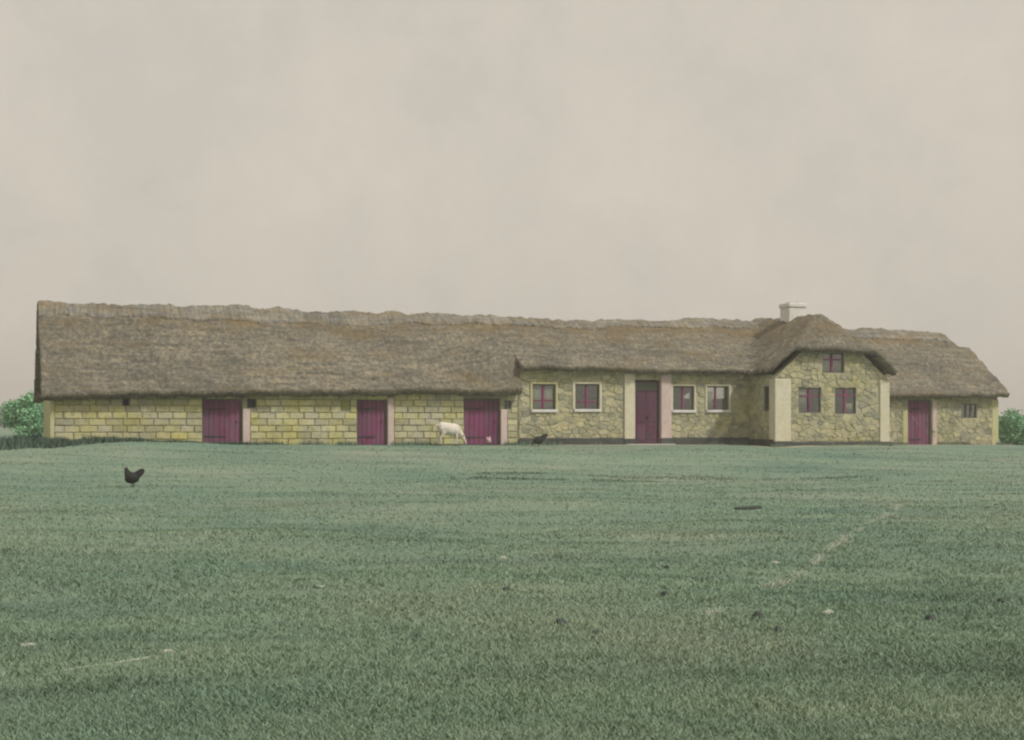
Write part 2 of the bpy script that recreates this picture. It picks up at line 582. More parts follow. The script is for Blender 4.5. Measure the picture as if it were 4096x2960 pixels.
def blades(name, mat, xs, ys, h, wd, lean=0.6, tone=(0.75, 1.25), label=None, lift=0.0):
    n = len(xs)
    z = ground_z(xs, ys) - 0.004 + lift
    ang = RNG.uniform(0, math.pi, n)
    ca, sa = np.cos(ang), np.sin(ang)
    la = RNG.uniform(0, 2 * math.pi, n)
    ln = RNG.uniform(0.1, lean, n) * h
    b0 = np.stack([xs - ca * wd, ys - sa * wd, z], -1)
    b1 = np.stack([xs + ca * wd, ys + sa * wd, z], -1)
    t = np.stack([xs + np.cos(la) * ln, ys + np.sin(la) * ln, z + h], -1)
    V = np.stack([b0, b1, t], 1).reshape(-1, 3)
    F = np.arange(n * 3).reshape(n, 3)
    me = np_mesh(name, V, F)
    tn = RNG.uniform(tone[0], tone[1], n)
    c = np.ones((n, 3, 4), np.float32)
    c[:, :, 0] = tn[:, None] * RNG.uniform(0.95, 1.1, n)[:, None]
    c[:, :, 1] = tn[:, None]
    c[:, :, 2] = tn[:, None] * RNG.uniform(0.85, 1.0, n)[:, None]
    at = me.attributes.new('tone', 'FLOAT_COLOR', 'POINT')
    at.data.foreach_set('color', c.ravel())
    o = link(name, me, mat)
    tag(o, label, kind='stuff')
    return o


def build_grass():
    n = 480000
    y = 1.0 / RNG.uniform(1 / 52.0, 1 / 5.6, n)
    x = RNG.uniform(-0.42, 0.42, n) * y
    u, v = to_local(x, y)
    clump = fbm(x * 2.2, y * 2.2, 31, 3)
    ok = ~((u > -0.2) & (u < 38.6) & (v > -0.12)) & ~((u > 26) & (u < 31.5) & (v > -2.3)) & ~((u > 17) & (u < 38.6) & (v > -0.42 + 0.2 * fbm(u * 1.5, v * 0, 8, 2)))
    x, y, clump = x[ok], y[ok], clump[ok]
    h = (0.012 + 0.022 * RNG.random(len(x)) + 0.022 * np.clip(clump, 0, 1)) * (1 + 0.004 * y)
    blades('grass', 'blade', x, y, h, 0.0026 + 0.00038 * y, 1.8, (0.86, 1.24), 'short green grass covering the pasture')
    # taller growth at the foot of the walls
    m = 9000
    uu = RNG.uniform(-0.5, 38.6, m)
    vv = -np.abs(RNG.normal(0.16, 0.13, m)) - 0.04
    wing = (uu > 25.9) & (uu < 31.6)
    vv[wing] -= 1.95
    door = ((uu > 4.8) & (uu < 6.4)) | ((uu > 10.2) & (uu < 11.5)) | ((uu > 14.2) & (uu < 15.8)) | ((uu > 20.6) & (uu < 22.8)) | ((uu > 33.5) & (uu < 35))
    keep = (fbm(uu * 1.3, vv, 77, 2) > -0.1) & ~door
    xw, yw = to_world(uu[keep], vv[keep])
    blades('wall_foot_grass', 'blade', xw, yw, RNG.uniform(0.05, 0.2, keep.sum()), 0.014, 0.7, (0.5, 1.0),
           'longer grass growing along the foot of the walls')
    # dark rank weeds beside the barn's near corner
    m = 15000
    uu = RNG.uniform(-5, 7.5, m)
    wdt = np.interp(uu, [-5, -1, 2, 7.5], [0.7, 0.75, 0.4, 0.1])
    cen = np.interp(uu, [-5, -1.6, 0, 2.5, 7.5], [-4.6, -3.5, -2.2, -0.6, -0.2])
    vv = cen + RNG.normal(0, 0.5, m) * wdt
    keep = (vv < -0.1) | (uu < -0.4)
    uu, vv = uu[keep], vv[keep]
    xw, yw = to_world(uu, vv)
    hh = RNG.uniform(0.06, 0.32, len(uu)) * (0.8 + 1.2 * np.clip(0.5 + fbm(uu * 1.8, vv, 93, 3), 0, 1)) * 0.8 * np.interp(uu, [-5, -1, 3, 7.5], [1.0, 1.0, 0.45, 0.25])
    blades('weeds', 'leaf_dark', xw, yw, hh, 0.028, 0.8, (0.7, 1.3), 'dark rank weeds along the bank at the barn corner')


# ------------------------------------------------------------------ masonry pieces
def stone_variants(n, rough):
    out = []
    for k in range(n):
        bm = bmesh.new()
        j = lambda a: random.uniform(-a, a)
        back = [bm.verts.new((sx * 0.5, 0.5, sz * 0.5)) for sx, sz in ((-1, -1), (1, -1), (1, 1), (-1, 1))]
        mid = [bm.verts.new((sx * 0.5 + j(rough * 0.4), -0.25, sz * 0.5 + j(rough * 0.6))) for sx, sz in ((-1, -1), (1, -1), (1, 1), (-1, 1))]
        i = 0.5 - (0.035 + rough * 0.35)
        fr = [bm.verts.new((sx * i + j(rough * 0.5), -0.5 + j(rough * 0.5), sz * (i - rough * 0.3) + j(rough * 0.5))) for sx, sz in ((-1, -1), (1, -1), (1, 1), (-1, 1))]
        for a, b in ((back, mid), (mid, fr)):
            for q in range(4):
                r = (q + 1) % 4
                bm.faces.new((a[q], a[r], b[r], b[q]))
        bm.faces.new(fr)
        out.append(bm_mesh('stone_piece', bm))
    return out


BLOCK_ME = stone_variants(6, 0.03)
for me in BLOCK_ME: me.materials.append(MT['block'])


def free_spans(a0, a1, z0, z1, holes):
    sp = [(a0, a1)]
    for h in holes:
        ov = min(z1, h[3]) - max(z0, h[2])
        if ov < 0.3 * (z1 - z0): continue
        nx = []
        for s in sp:
            if h[1] <= s[0] or h[0] >= s[1]: nx.append(s); continue
            if h[0] - s[0] > 0.06: nx.append((s[0], h[0]))
            if s[1] - h[1] > 0.06: nx.append((h[1], s[1]))
        sp = nx
    return sp


def half(poly, nx, nz, c):
    """keep the part of a convex outline where nx*x + nz*z <= c"""
    out = []
    for i in range(len(poly)):
        p, q = poly[i], poly[(i + 1) % len(poly)]
        dp, dq = nx * p[0] + nz * p[1] - c, nx * q[0] + nz * q[1] - c
        if dp <= 0: out.append(p)
        if dp * dq < 0:
            t = dp / (dp - dq)
            out.append((p[0] + (q[0] - p[0]) * t, p[1] + (q[1] - p[1]) * t))
    return out


def rubble(a0, a1, z0, z1, holes, planes=(), du=0.25, dz=0.16, rnd=random):
    """outlines of irregular field stones that fill a wall face around its openings"""
    sites = []
    nz_, nu_ = int(round((z1 - z0) / dz)), int(round((a1 - a0) / du))
    for j in range(-1, nz_ + 1):
        for i in range(-1, nu_ + 1):
            sites.append((a0 + (i + 0.5 + (0.5 if j % 2 else 0) + rnd.uniform(-0.4, 0.4)) * (a1 - a0) / nu_,
                          z0 + (j + 0.5 + rnd.uniform(-0.36, 0.36)) * (z1 - z0) / nz_))
    sites = [q for q in sites if rnd.random() > 0.22]
    K = 1.6
    out = []
    for (x, z) in sites:
        if any(h[0] < x < h[1] and h[2] < z < h[3] for h in holes): continue
        poly = [(x - 0.6, z - 0.5), (x + 0.6, z - 0.5), (x + 0.6, z + 0.5), (x - 0.6, z + 0.5)]
        for (x2, z2) in sites:
            if (x2 == x and z2 == z) or abs(x2 - x) > 1.0 or abs(z2 - z) > 0.75: continue
            nx, nz = (x2 - x) / (K * K), z2 - z
            poly = half(poly, nx, nz, nx * (x + x2) / 2 + nz * (z + z2) / 2)
            if len(poly) < 3: break
        for nx, nz, c in ((-1, 0, -a0), (1, 0, a1), (0, -1, -z0), (0, 1, z1), *planes):
            if len(poly) >= 3: poly = half(poly, nx, nz, c)
        for h in holes:
            if len(poly) < 3: break
            d = [(h[0] - x, (1, 0, h[0])), (x - h[1], (-1, 0, -h[1])), (h[2] - z, (0, 1, h[2])), (z - h[3], (0, -1, -h[3]))]
            poly = half(poly, *max(d)[1])
        if len(poly) < 3: continue
        ar = 0.5 * sum(poly[i][0] * poly[(i + 1) % len(poly)][1] - poly[(i + 1) % len(poly)][0] * poly[i][1] for i in range(len(poly)))
        if abs(ar) > 0.005: out.append((abs(ar), poly))
    return out


# ------------------------------------------------------------------ openings
def plank_door(parent, u0, u1, z0, z1, v, n, mat='door', label=None):
    d = box('door', mat, parent, u0 + 0.01, u1 - 0.01, v + 0.045, v + 0.075, z0, z1, 0.004, label)
    w = (u1 - u0 - 0.1) / n
    for k in range(n):
        a = u0 + 0.05 + k * w
        dv = random.uniform(-0.006, 0.006)
        bm = bmesh.new()
        add_box(bm, -w / 2 + 0.006, w / 2 - 0.006, -0.018, 0.018, -(z1 - z0) / 2 + 0.02 + random.uniform(0, 0.03), (z1 - z0) / 2 - 0.06, 0.006)
        p = link('plank', bm_mesh('plank', bm), mat, d)
        p.location = (a + w / 2, v + 0.024 + dv, (z0 + z1) / 2)
    for a, b in ((u0, u0 + 0.05), (u1 - 0.05, u1)):
        box('door_post', 'timber', d, a, b, v - 0.02, v + 0.12, z0, z1, 0.006)
    box('lintel', 'timber', d, u0, u1, v - 0.025, v + 0.12, z1 - 0.055, z1 + 0.03, 0.006)
    for zz in (z0 + 0.28, z1 - 0.38):
        box('strap_hinge', 'iron', d, u0 + 0.07, u0 + 0.07 + (u1 - u0) * 0.55, v - 0.012, v + 0.0, zz, zz + 0.05, 0.003)
    box('latch', 'iron', d, u1 - 0.22, u1 - 0.14, v - 0.03, v + 0.002, (z0 + z1) / 2, (z0 + z1) / 2 + 0.03, 0.003)
    return d


def window(parent, u0, u1, z0, z1, v, style, surround=0.1, smat='cream', sill=True, curtain=(), name='window', barmat='bar'):
    """frame proud parts and panes set into the opening; style: list of bars"""
    f = 0.05
    bm = bmesh.new()
    e = 0.0015
    add_box(bm, u0 + e, u0 + f, v + 0.06, v + 0.12, z0 + e, z1 - e, 0.004)
    add_box(bm, u1 - f, u1 - e, v + 0.06, v + 0.12, z0 + e, z1 - e, 0.004)
    add_box(bm, u0 + f - 0.002, u1 - f + 0.002, v + 0.063, v + 0.117, z0 + e, z0 + f, 0.004)
    add_box(bm, u0 + f - 0.002, u1 - f + 0.002, v + 0.063, v + 0.117, z1 - f, z1 - e, 0.004)
    w = link(name, bm_mesh(name, bm), 'frame', parent)
    uu = [u0 + f, u1 - f]
    zz = [z0 + f, z1 - f]
    mu = u0 + (u1 - u0) * style.get('mull', 0.5)
    mz = z0 + (z1 - z0) * style['trans'] if style.get('trans') else None
    bars_u = [mu] if style.get('mull') else []
    if style.get('mulls'):
        bars_u = [u0 + (u1 - u0) * q for q in style['mulls']]
    for q in bars_u:
        box('mullion', barmat, w, q - 0.04, q + 0.04, v + 0.055, v + 0.114, z0 + f, z1 - f, 0.004)
    if mz:
        box('transom', barmat, w, u0 + f, u1 - f, v + 0.058, v + 0.111, mz - 0.025, mz + 0.025, 0.004)
    for q in bars_u: uu.append(q)
    if mz: zz.append(mz)
    uu.sort(); zz.sort()
    for a, b in zip(uu[:-1], uu[1:]):
        for c, d in zip(zz[:-1], zz[1:]):
            box('pane', 'glass', w, a - 0.004, b + 0.004, v + 0.088, v + 0.093, c - 0.004, d + 0.004, 0)
    for (a, b, c, d) in curtain:
        A, B = u0 + f + (u1 - u0 - 2 * f) * a, u0 + f + (u1 - u0 - 2 * f) * b
        C, E = z0 + f + (z1 - z0 - 2 * f) * c, z0 + f + (z1 - z0 - 2 * f) * d
        n = 18
        V = []
        for i in range(n + 1):
            for zc in (C, E):
                V.append((A + (B - A) * i / n, v + 0.118 + 0.012 * math.sin(i * 1.9), zc))
        F = [(2 * i, 2 * i + 2, 2 * i + 3, 2 * i + 1) for i in range(n)]
        cu = link('curtain', np_mesh('curtain', V, F, True), 'curtain', w)
        sol = cu.modifiers.new('cloth', 'SOLIDIFY'); sol.thickness = 0.006
    if surround:
        s = surround
        for nm, a, b, c, d in (('reveal', u0 - s, u0, z0, z1), ('reveal', u1, u1 + s, z0, z1),
                               ('window_head', u0 - s, u1 + s, z1, z1 + s * 0.8)):
            box(nm, smat, w, a + 0.001, b - 0.001, v - 0.035, v + 0.02, c + 0.001, d - 0.001, 0.008)
    if sill:
        box('sill', 'white', w, u0 - surround * 0.7, u1 + surround * 0.7, v - 0.09, v + 0.058, z0 - 0.1, z0 + 0.004, 0.012)
    return w


# ------------------------------------------------------------------ the barn
def build_barn():
    gx, gy = to_world(8.2, 3.25)
    root = bpy.data.objects.new('thatched_barn', None)
    COL.objects.link(root)
    root.location = (ORG[0], ORG[1], 0)
    root.rotation_euler = (0, 0, TH)
    tag(root, 'long low thatched barn of yellow limewashed blocks with three plum doors', 'barn')
    UE = 16.4
    zb = 0.35
    doors = [(4.89, 6.26, 0.30, 2.30), (10.30, 11.42, 0.30, 2.32), (14.30, 15.72, 0.30, 2.34)]
    vents = [(2.26, 2.50, 1.98, 2.27), (6.42, 6.74, 1.95, 2.28), (9.72, 10.06, 1.90, 2.24), (15.86, 16.14, 1.95, 2.27)]
    wall = holed_wall('wall', 'barn_mortar', root, 0.0, UE, zb, 2.62, 0.012, 0.36, doors + vents)
    holed_wall('rear_wall', 'mortar', root, 0.0, UE, zb, 2.5, 6.14, 6.5, [])
    # left gable, thick wall on the u=0 line
    bm = bmesh.new()
    pts = [(0.362, zb), (6.138, zb), (6.138, 2.45), (3.25, 5.1), (0.362, 2.55)]
    a = [bm.verts.new((0.0, p[0], p[1])) for p in pts]
    b = [bm.verts.new((0.34, p[0], p[1])) for p in pts]
    bm.faces.new(a); bm.faces.new(b[::-1])
    for i in range(5):
        bm.faces.new((a[i], a[(i + 1) % 5], b[(i + 1) % 5], b[i]))
    link('gable_wall', bm_mesh('gable_wall', bm), 'gable_yellow', root)
    box('corner_pier', 'gable_yellow', root, -0.04, 0.10, -0.035, 0.40, zb, 2.35, 0.012)
    # block courses
    n = 0
    jambs = [(6.26, 6.52), (11.42, 11.66), (15.72, 15.98)]
    holes = doors + vents + [(a, b, 0.3, 2.35) for a, b in jambs]
    z = 0.42
    row = 0
    while z < 2.55:
        h = 0.232 + random.uniform(-0.008, 0.008)
        for s0, s1 in free_spans(0.10, UE - 0.01, z, z + h, holes):
            p = s0
            off = 0.5 if row % 2 else 1.0
            while p < s1 - 0.02:
                L = random.uniform(0.46, 0.62) * off
                off = 1.0
                if s1 - (p + L) < 0.22: L = s1 - p
                me = random.choice(BLOCK_ME)
                o = bpy.data.objects.new('block', me)
                COL.objects.link(o)
                o.parent = wall
                g = 0.011
                o.location = (p + L / 2, 0.045 + random.uniform(-0.014, 0.006), z + h / 2 + random.uniform(-0.004, 0.004))
                o.scale = (L - 2 * g, 0.13, h - 2 * g)
                o.rotation_euler = (0, 0, random.uniform(-0.004, 0.004))
                p += L
                n += 1
        z += h
        row += 1
    for a, b in jambs:
        zt = 1.92 if a < 7 or a > 15 else 2.34
        box('door_jamb', 'pink', root, a + 0.004, b - 0.004, -0.04, 0.10, 0.42, zt, 0.02, 'pinkish limewashed pier beside the door')
    for (u0, u1, z0, z1), k in zip(doors, (7, 6, 7)):
        plank_door(root, u0 + 0.004, u1 - 0.004, gz(*to_world((u0 + u1) / 2, 0)) - 0.02, z1 - 0.032, 0.10, k)
    # small openings under the eaves
    for i, (u0, u1, z0, z1) in enumerate(vents):
        if i == 2:
            h = box('hatch', 'hatch', root, u0 + 0.01, u1 - 0.01, 0.02, 0.06, z0 + 0.01, z1 - 0.01, 0.008, 'small olive painted hatch under the eaves')
            box('ledge', 'hatch', h, u0 + 0.03, u1 - 0.03, 0.0, 0.019, z0 + 0.12, z0 + 0.17, 0.004)
        elif i == 3:
            window(root, u0, u1, z0, z1, 0.0, {'mull': 0.5}, 0, sill=False, curtain=[(0, 1, 0, 1)], name='stable_window', barmat='frame')
        else:
            bm = bmesh.new()
            t = 0.035
            for q in ((u0, u0 + t, z0, z1), (u1 - t, u1, z0, z1), (u0 + t, u1 - t, z0, z0 + t), (u0 + t, u1 - t, z1 - t, z1)):
                add_box(bm, q[0] + 0.001, q[1] - 0.001, 0.03, 0.1, q[2] + 0.001, q[3] - 0.001, 0.003)
            vt = link('vent_opening', bm_mesh('vent_opening', bm), 'timber', root)
            box('shutter', 'iron', vt, u0 + t, u1 - t, 0.14, 0.17, z0 + t, z1 - t, 0.003)
    # roof
    RV, ZR = 3.25, 5.60

    def ztop(U, V):
        ze = 2.40 + 0.014 * U
        d = np.abs(V - RV)
        zr = ZR + 0.05 * fbm(U * 0.25, U * 0, 4, 2)
        z = zr - (zr - ze) * (np.sqrt(d * d + 0.05) - 0.22) / 3.55
        zr2 = 5.56 + 0.06 * fbm(U * 0.35, U * 0, 14, 2)
        dw = zr2 - (zr2 - np.where(V > RV, 2.5, 3.46)) * (np.sqrt(d * d + 0.05) - 0.22) / 3.55
        w = sstep(13.2, 16.35, U) * sstep(-0.42, 0.35, V)
        z = z + (dw - z) * w
        return z + thatch_relief(U, V, 33)
    roof = link('roof', roof_mesh('roof', -0.32, UE + 0.03, -0.45, 6.95, ztop, lambda u, v: u > -9, 0.21, 0.17, 0.07, 0.06, RV), 'thatch', root)

    def zcap(U, V):
        rib = 0.035 * np.abs(vnoise(U * 7.0, V * 0.8, 55)) * 2 + 0.02 * vnoise(U * 16, V * 1.5, 58)
        low = 0.09 * fbm(U * 1.2, U * 0, 61, 3)
        return ztop(U, V) + 0.05 + rib + low * (np.abs(V - RV) < 0.25)
    cap_edge = lambda u, v: np.abs(v - RV) < 0.72 + 0.16 * fbm(u * 1.6, u * 0, 71, 3)
    link('ridge_cap', roof_mesh('ridge_cap', -0.30, UE + 0.02, RV - 1.0, RV + 1.0, zcap, cap_edge, 0.14, 0.0, 0.05, 0.05, RV, 0.02), 'ridge', roof)
    straw_fringe(roof, -0.3, UE, -0.45, ztop, 2600, 21)
    return root


def straw_fringe(roof, u0, u1, ve, ztop, n, seed, skip=None):
    """loose reed ends that stand out of the thatch and along its edge"""
    r = np.random.default_rng(seed)
    u = r.uniform(u0, u1, n * 8)
    v = np.concatenate([np.full(n, ve) + r.uniform(-0.01, 0.05, n), r.uniform(ve, 3.6, n * 7)])
    if skip is not None:
        k = ~skip(u, v)
        u, v = u[k], v[k]
    z = ztop(u, v)
    L = r.uniform(0.05, 0.17, len(u))
    du = r.normal(0, 0.05, len(u))
    w = r.uniform(0.005, 0.014, len(u))
    lift = r.uniform(-0.02, 0.05, len(u)) - 0.02
    a = np.stack([u - w, v + 0.05, z + 0.0], -1)
    b = np.stack([u + w, v + 0.05, z + 0.0], -1)
    c = np.stack([u + du, v - L * 0.7, z - L * 0.45 + lift], -1)
    V = np.stack([a, b, c], 1).reshape(-1, 3)
    o = link('loose_reed', np_mesh('loose_reed', V, np.arange(len(V)).reshape(-1, 3)), 'reed', roof)
    o['kind'] = 'stuff'


# ------------------------------------------------------------------ the farmhouse
def build_house():
    root = bpy.data.objects.new('farmhouse', None)
    COL.objects.link(root)
    root.location = (ORG[0], ORG[1], 0)
    root.rotation_euler = (0, 0, TH)
    tag(root, 'thatched stone farmhouse with projecting gabled wing, cream corner pilasters and chimney', 'house')
    A, WL, WR, E = 16.42, 26.18, 31.32, 38.2
    FV = -1.9
    zb = 0.3
    DO = (21.19, 22.25, 0.55, 3.08)
    wins = [(16.98, 17.91, 1.93, 2.88), (18.70, 19.70, 1.95, 2.90), (22.80, 23.72, 1.93, 2.86), (24.29, 25.25, 1.94, 2.87)]
    AD = (33.65, 34.83, 0.25, 2.40)
    AW = (36.32, 37.13, 1.64, 2.25)
    wall = holed_wall('wall', 'mortar', root, A, WL, zb, 3.48, 0.006, 0.38, [DO] + wins)
    awall = holed_wall('annex_wall', 'mortar', root, WR, E, zb, 2.62, 0.006, 0.38, [AD, AW])
    holed_wall('rear_wall', 'mortar', root, A, E, zb, 2.5, 6.1, 6.48, [])
    # wing
    W1, W2, WLoft = (27.23, 28.23, 1.82, 2.80), (28.86, 29.83, 1.79, 2.80), (28.30, 29.28, 3.38, 4.16)
    extra = [[(WL, 3.0), (28.30, 3.0), (28.30, 4.30), (27.50, 4.30), (WL, 3.14)],
             [(29.28, 3.0), (WR, 3.0), (WR, 3.14), (29.92, 4.30), (29.28, 4.30)],
             [(28.30, 3.0), (29.28, 3.0), (29.28, 3.38), (28.30, 3.38)],
             [(28.30, 4.16), (29.28, 4.16), (29.28, 4.30), (28.30, 4.30)]]
    wwall = holed_wall('wing_wall', 'mortar', root, WL, WR, zb, 3.0, FV + 0.006, FV + 0.38, [W1, W2], extra)
    SL = (-1.50, -1.05, 1.90, 2.85)                # slit in the wing's side, in v
    for nm, uu, hol in (('wing_side_wall', WL, [SL]), ('wing_side_wall', WR - 0.36, [])):
        s = holed_wall(nm, 'mortar', root, FV + 0.384, 0.018, zb, 3.30, 0.0, 0.36, hol)
        # drawn along u, so turn it to run along v
        for q in s.data.vertices:
            a, b, c = q.co
            q.co = (uu + (b + 0.0), a, c)
        if uu == WL:
            side = s
            s.data.flip_normals()
    # right hand gable
    bm = bmesh.new()
    pts = [(0.382, zb), (6.098, zb), (6.098, 2.4), (3.25, 4.9), (0.382, 2.6)]
    a = [bm.verts.new((E - 0.34, p[0], p[1])) for p in pts]
    b = [bm.verts.new((E, p[0], p[1])) for p in pts]
    bm.faces.new(a); bm.faces.new(b[::-1])
    for i in range(5):
        bm.faces.new((a[i], a[(i + 1) % 5], b[(i + 1) % 5], b[i]))
    link('gable_wall', bm_mesh('gable_wall', bm), 'mortar', root)
    # left hand end above the barn eaves
    box('end_wall', 'mortar', root, A, A + 0.3, 0.382, 1.2, zb, 3.4, 0)

    # stones --------------------------------------------------------------
    def grow(h, m): return (h[0] - m, h[1] + m, h[2] - 0.09, h[3] + m * 0.8)
    pil_l, pil_r = (20.72, 21.19, 0.3, 3.4), (22.25, 22.72, 0.3, 3.4)
    rows = []
    for q in rubble(A + 0.02, WL - 0.02, 0.86, 3.42, [grow(w, 0.1) for w in wins] + [DO, pil_l, pil_r]):
        rows.append((wall, q, 'f', 0.0))
    sl = 1.16 / 1.32
    gable = [(-sl, 1, 3.10 - sl * WL), (sl, 1, 3.10 + sl * WR)]
    piers = [(WL - 1, 26.84, 0, 3.11), (30.92, WR + 1, 0, 3.11)]
    for q in rubble(WL + 0.03, WR - 0.03, 0.72, 4.26, [W1, W2, WLoft] + piers, gable):
        rows.append((wwall, q, 'f', FV))
    for q in rubble(WR + 0.03, E - 0.02, 0.52, 2.56, [AD, AW]):
        rows.append((awall, q, 'f', 0.0))
    for q in rubble(FV + 0.40, -0.03, 0.82, 3.25, [SL]):
        rows.append((side, q, 's', WL))
    order = sorted(range(len(rows)), key=lambda i: -rows[i][1][0] * (1.0 if rows[i][2] == 'f' else 0.3))
    single = set(order[:298])
    jv, jf = [], []
    for i, (par, (ar, poly), kind, pl) in enumerate(rows):
        n = len(poly)
        cx, cz = sum(p[0] for p in poly) / n, sum(p[1] for p in poly) / n
        sz = math.sqrt(ar)
        g = 1 - random.uniform(0.004, 0.011) / sz
        ins = random.uniform(0.74, 0.9)
        bul = random.uniform(0.004, 0.032)
        tx, tz = random.uniform(-0.1, 0.1), random.uniform(-0.1, 0.1)
        V = []
        for k, (fac, dep) in enumerate(((g, 0.09), (g, 0.004), (g * ins, -bul))):
            for p in poly:
                x, z = (p[0] - cx) * fac, (p[1] - cz) * fac
                d = dep + (tx * x + tz * z if k == 2 else 0)
                V.append((x, d, z) if kind == 'f' else (d, x, z))
        F = [[r * n + q, r * n + (q + 1) % n, (r + 1) * n + (q + 1) % n, (r + 1) * n + q] for r in range(2) for q in range(n)]
        F.append([2 * n + q for q in range(n)])
        if kind == 's': F = [f[::-1] for f in F]
        loc = (cx, pl, cz) if kind == 'f' else (pl, cx, cz)
        if i in single:
            me = bpy.data.meshes.new('stone')
            me.from_pydata(V, [], F)
            o = link('stone', me, 'stone', par)
            o.location = loc
        else:
            b = len(jv)
            jv += [(q[0] + loc[0], q[1] + loc[1], q[2] + loc[2]) for q in V]
            jf += [[b + k for k in f] for f in F]
    me = bpy.data.meshes.new('small_stones')
    me.from_pydata(jv, [], jf)
    o = link('small_stones', me, 'stone', root)
    o['kind'] = 'stuff'

    # tarred plinth, pilasters ------------------------------------------------
    for nm, u0, u1, v0, zt in (('plinth', A + 0.03, 20.72, -0.06, 0.86), ('plinth', 22.72, WL - 0.02, -0.06, 0.86), ('plinth', WL - 0.05, WR + 0.05, FV - 0.075, 0.70)):
        box(nm, 'tar', root, u0, u1, v0, v0 + 0.12, 0.3, zt, 0.015, 'dark tarred plinth')
    box('plinth', 'tar', root, WL - 0.058, WL + 0.02, FV + 0.05, -0.065, 0.3, 0.8, 0.015, 'dark tarred plinth')
    for u0, u1, v0, z0, z1, mat in ((20.72, 21.17, -0.075, 0.82, 3.34, 'cream'), (22.27, 22.72, -0.075, 0.84, 3.34, 'pink'),
                                    (WL - 0.03, 26.86, FV - 0.06, 0.72, 3.12, 'cream'), (30.90, WR + 0.03, FV - 0.06, 0.64, 3.12, 'cream')):
        box('pilaster', mat, root, u0, u1, v0, v0 + 0.2, z0, z1, 0.02)
        box('pilaster_foot', 'tar', root, u0 - 0.012, u1 + 0.012, v0 - 0.012, v0 + 0.15, 0.3, z0 - 0.002, 0.012)
    box('wing_corner_return', 'cream', root, WL - 0.032, WL + 0.1, FV + 0.142, FV + 0.38, 0.76, 3.12, 0.015)
    box('door_jamb', 'pink', root, 34.85, 35.08, -0.03, 0.1, 0.48, 2.36, 0.02)
    box('door_jamb', 'gable_yellow', root, 33.38, 33.63, -0.03, 0.1, 0.48, 1.95, 0.02)
    box('corner_pier', 'gable_yellow', root, E - 0.32, E + 0.03, -0.035, 0.37, 0.4, 2.4, 0.02)
    # limewash bands below eaves of the front and loft
    # front door: two leaves with panels, step
    d = box('front_door', 'door_dark', root, DO[0] + 0.004, DO[1] - 0.004, 0.12, 0.17, 0.62, 3.04, 0.004, 'dark plum two-leaf front door')
    um = (DO[0] + DO[1]) / 2
    for a, b in ((DO[0] + 0.06, um - 0.005), (um + 0.005, DO[1] - 0.06)):
        box('door_leaf', 'door_dark', d, a, b, 0.09, 0.118, 0.66, 2.62, 0.006)
        for z0, z1 in ((0.78, 1.36), (1.46, 2.5)):
            box('panel', 'door_dark', d, a + 0.07, b - 0.07, 0.075, 0.0895, z0, z1, 0.012)
    box('transom_light', 'frame', d, DO[0] + 0.06, DO[1] - 0.06, 0.10, 0.119, 2.68, 2.98, 0.006)
    for a, b in ((DO[0] + 0.004, DO[0] + 0.058), (DO[1] - 0.058, DO[1] - 0.004)):
        box('door_post', 'door_dark', d, a, b, 0.06, 0.119, 0.62, 3.04, 0.005)
    box('door_handle', 'iron', d, um + 0.03, um + 0.06, 0.03, 0.0895, 1.6, 1.72, 0.004)
    box('door_step', 'tub', root, DO[0] - 0.5, DO[1] + 0.5, -0.42, 0.119, 0.3, 0.64, 0.03)
    # annex door
    plank_door(root, AD[0] + 0.004, AD[1] - 0.004, 0.44, AD[3] - 0.034, 0.10, 6)
    # windows
    window(root, *wins[0], 0.0, {'mull': 0.5, 'trans': 0.36}, 0.09, 'gable_yellow', curtain=[(0.02, 0.98, 0.02, 0.9)])
    window(root, *wins[1], 0.0, {'mull': 0.5, 'trans': 0.3}, 0.1, 'cream')
    window(root, *wins[2], 0.0, {'mull': 0.5}, 0.08, 'cream')
    window(root, *wins[3], 0.0, {'mull': 0.42}, 0.08, 'cream', curtain=[(0.0, 0.3, 0.0, 0.8)])
    window(root, *W1, FV, {'mull': 0.5, 'trans': 0.68}, 0, sill=False, curtain=[(0.02, 0.42, 0.02, 0.98)])
    window(root, *W2, FV, {'mull': 0.5, 'trans': 0.72}, 0, sill=False, curtain=[(0.62, 0.95, 0.02, 0.4)])
    window(root, *WLoft, FV, {'mull': 0.46, 'trans': 0.66}, 0, sill=False, curtain=[(0.03, 0.97, 0.02, 0.66)])
    window(root, *AW, 0.0, {'mulls': (0.36, 0.68)}, 0, sill=False, curtain=[(0.0, 1.0, 0.0, 1.0)], barmat='frame')
    # slit in the wing's side: frame and pane turned along v
    bm = bmesh.new()
    for v0, v1, z0, z1 in ((SL[0], SL[0] + 0.05, SL[2], SL[3]), (SL[1] - 0.05, SL[1], SL[2], SL[3]), (SL[0] + 0.05, SL[1] - 0.05, SL[2], SL[2] + 0.05), (SL[0] + 0.05, SL[1] - 0.05, SL[3] - 0.05, SL[3])):
        add_box(bm, WL + 0.06, WL + 0.12, v0 + 0.001, v1 - 0.001, z0 + 0.001, z1 - 0.001, 0.003)
    w = link('window', bm_mesh('window', bm), 'frame', root)
    box('pane', 'glass', w, WL + 0.088, WL + 0.093, SL[0] + 0.045, SL[1] - 0.045, SL[2] + 0.045, SL[3] - 0.045, 0)

    # roof -------------------------------------------------------------------
    RV = 3.25
    UC, HW = 28.68, 2.82

    def smax(a, b, k=0.22):
        h = np.clip(0.5 + 0.5 * (a - b) / k, 0, 1)
        return b + (a - b) * h + k * h * (1 - h)

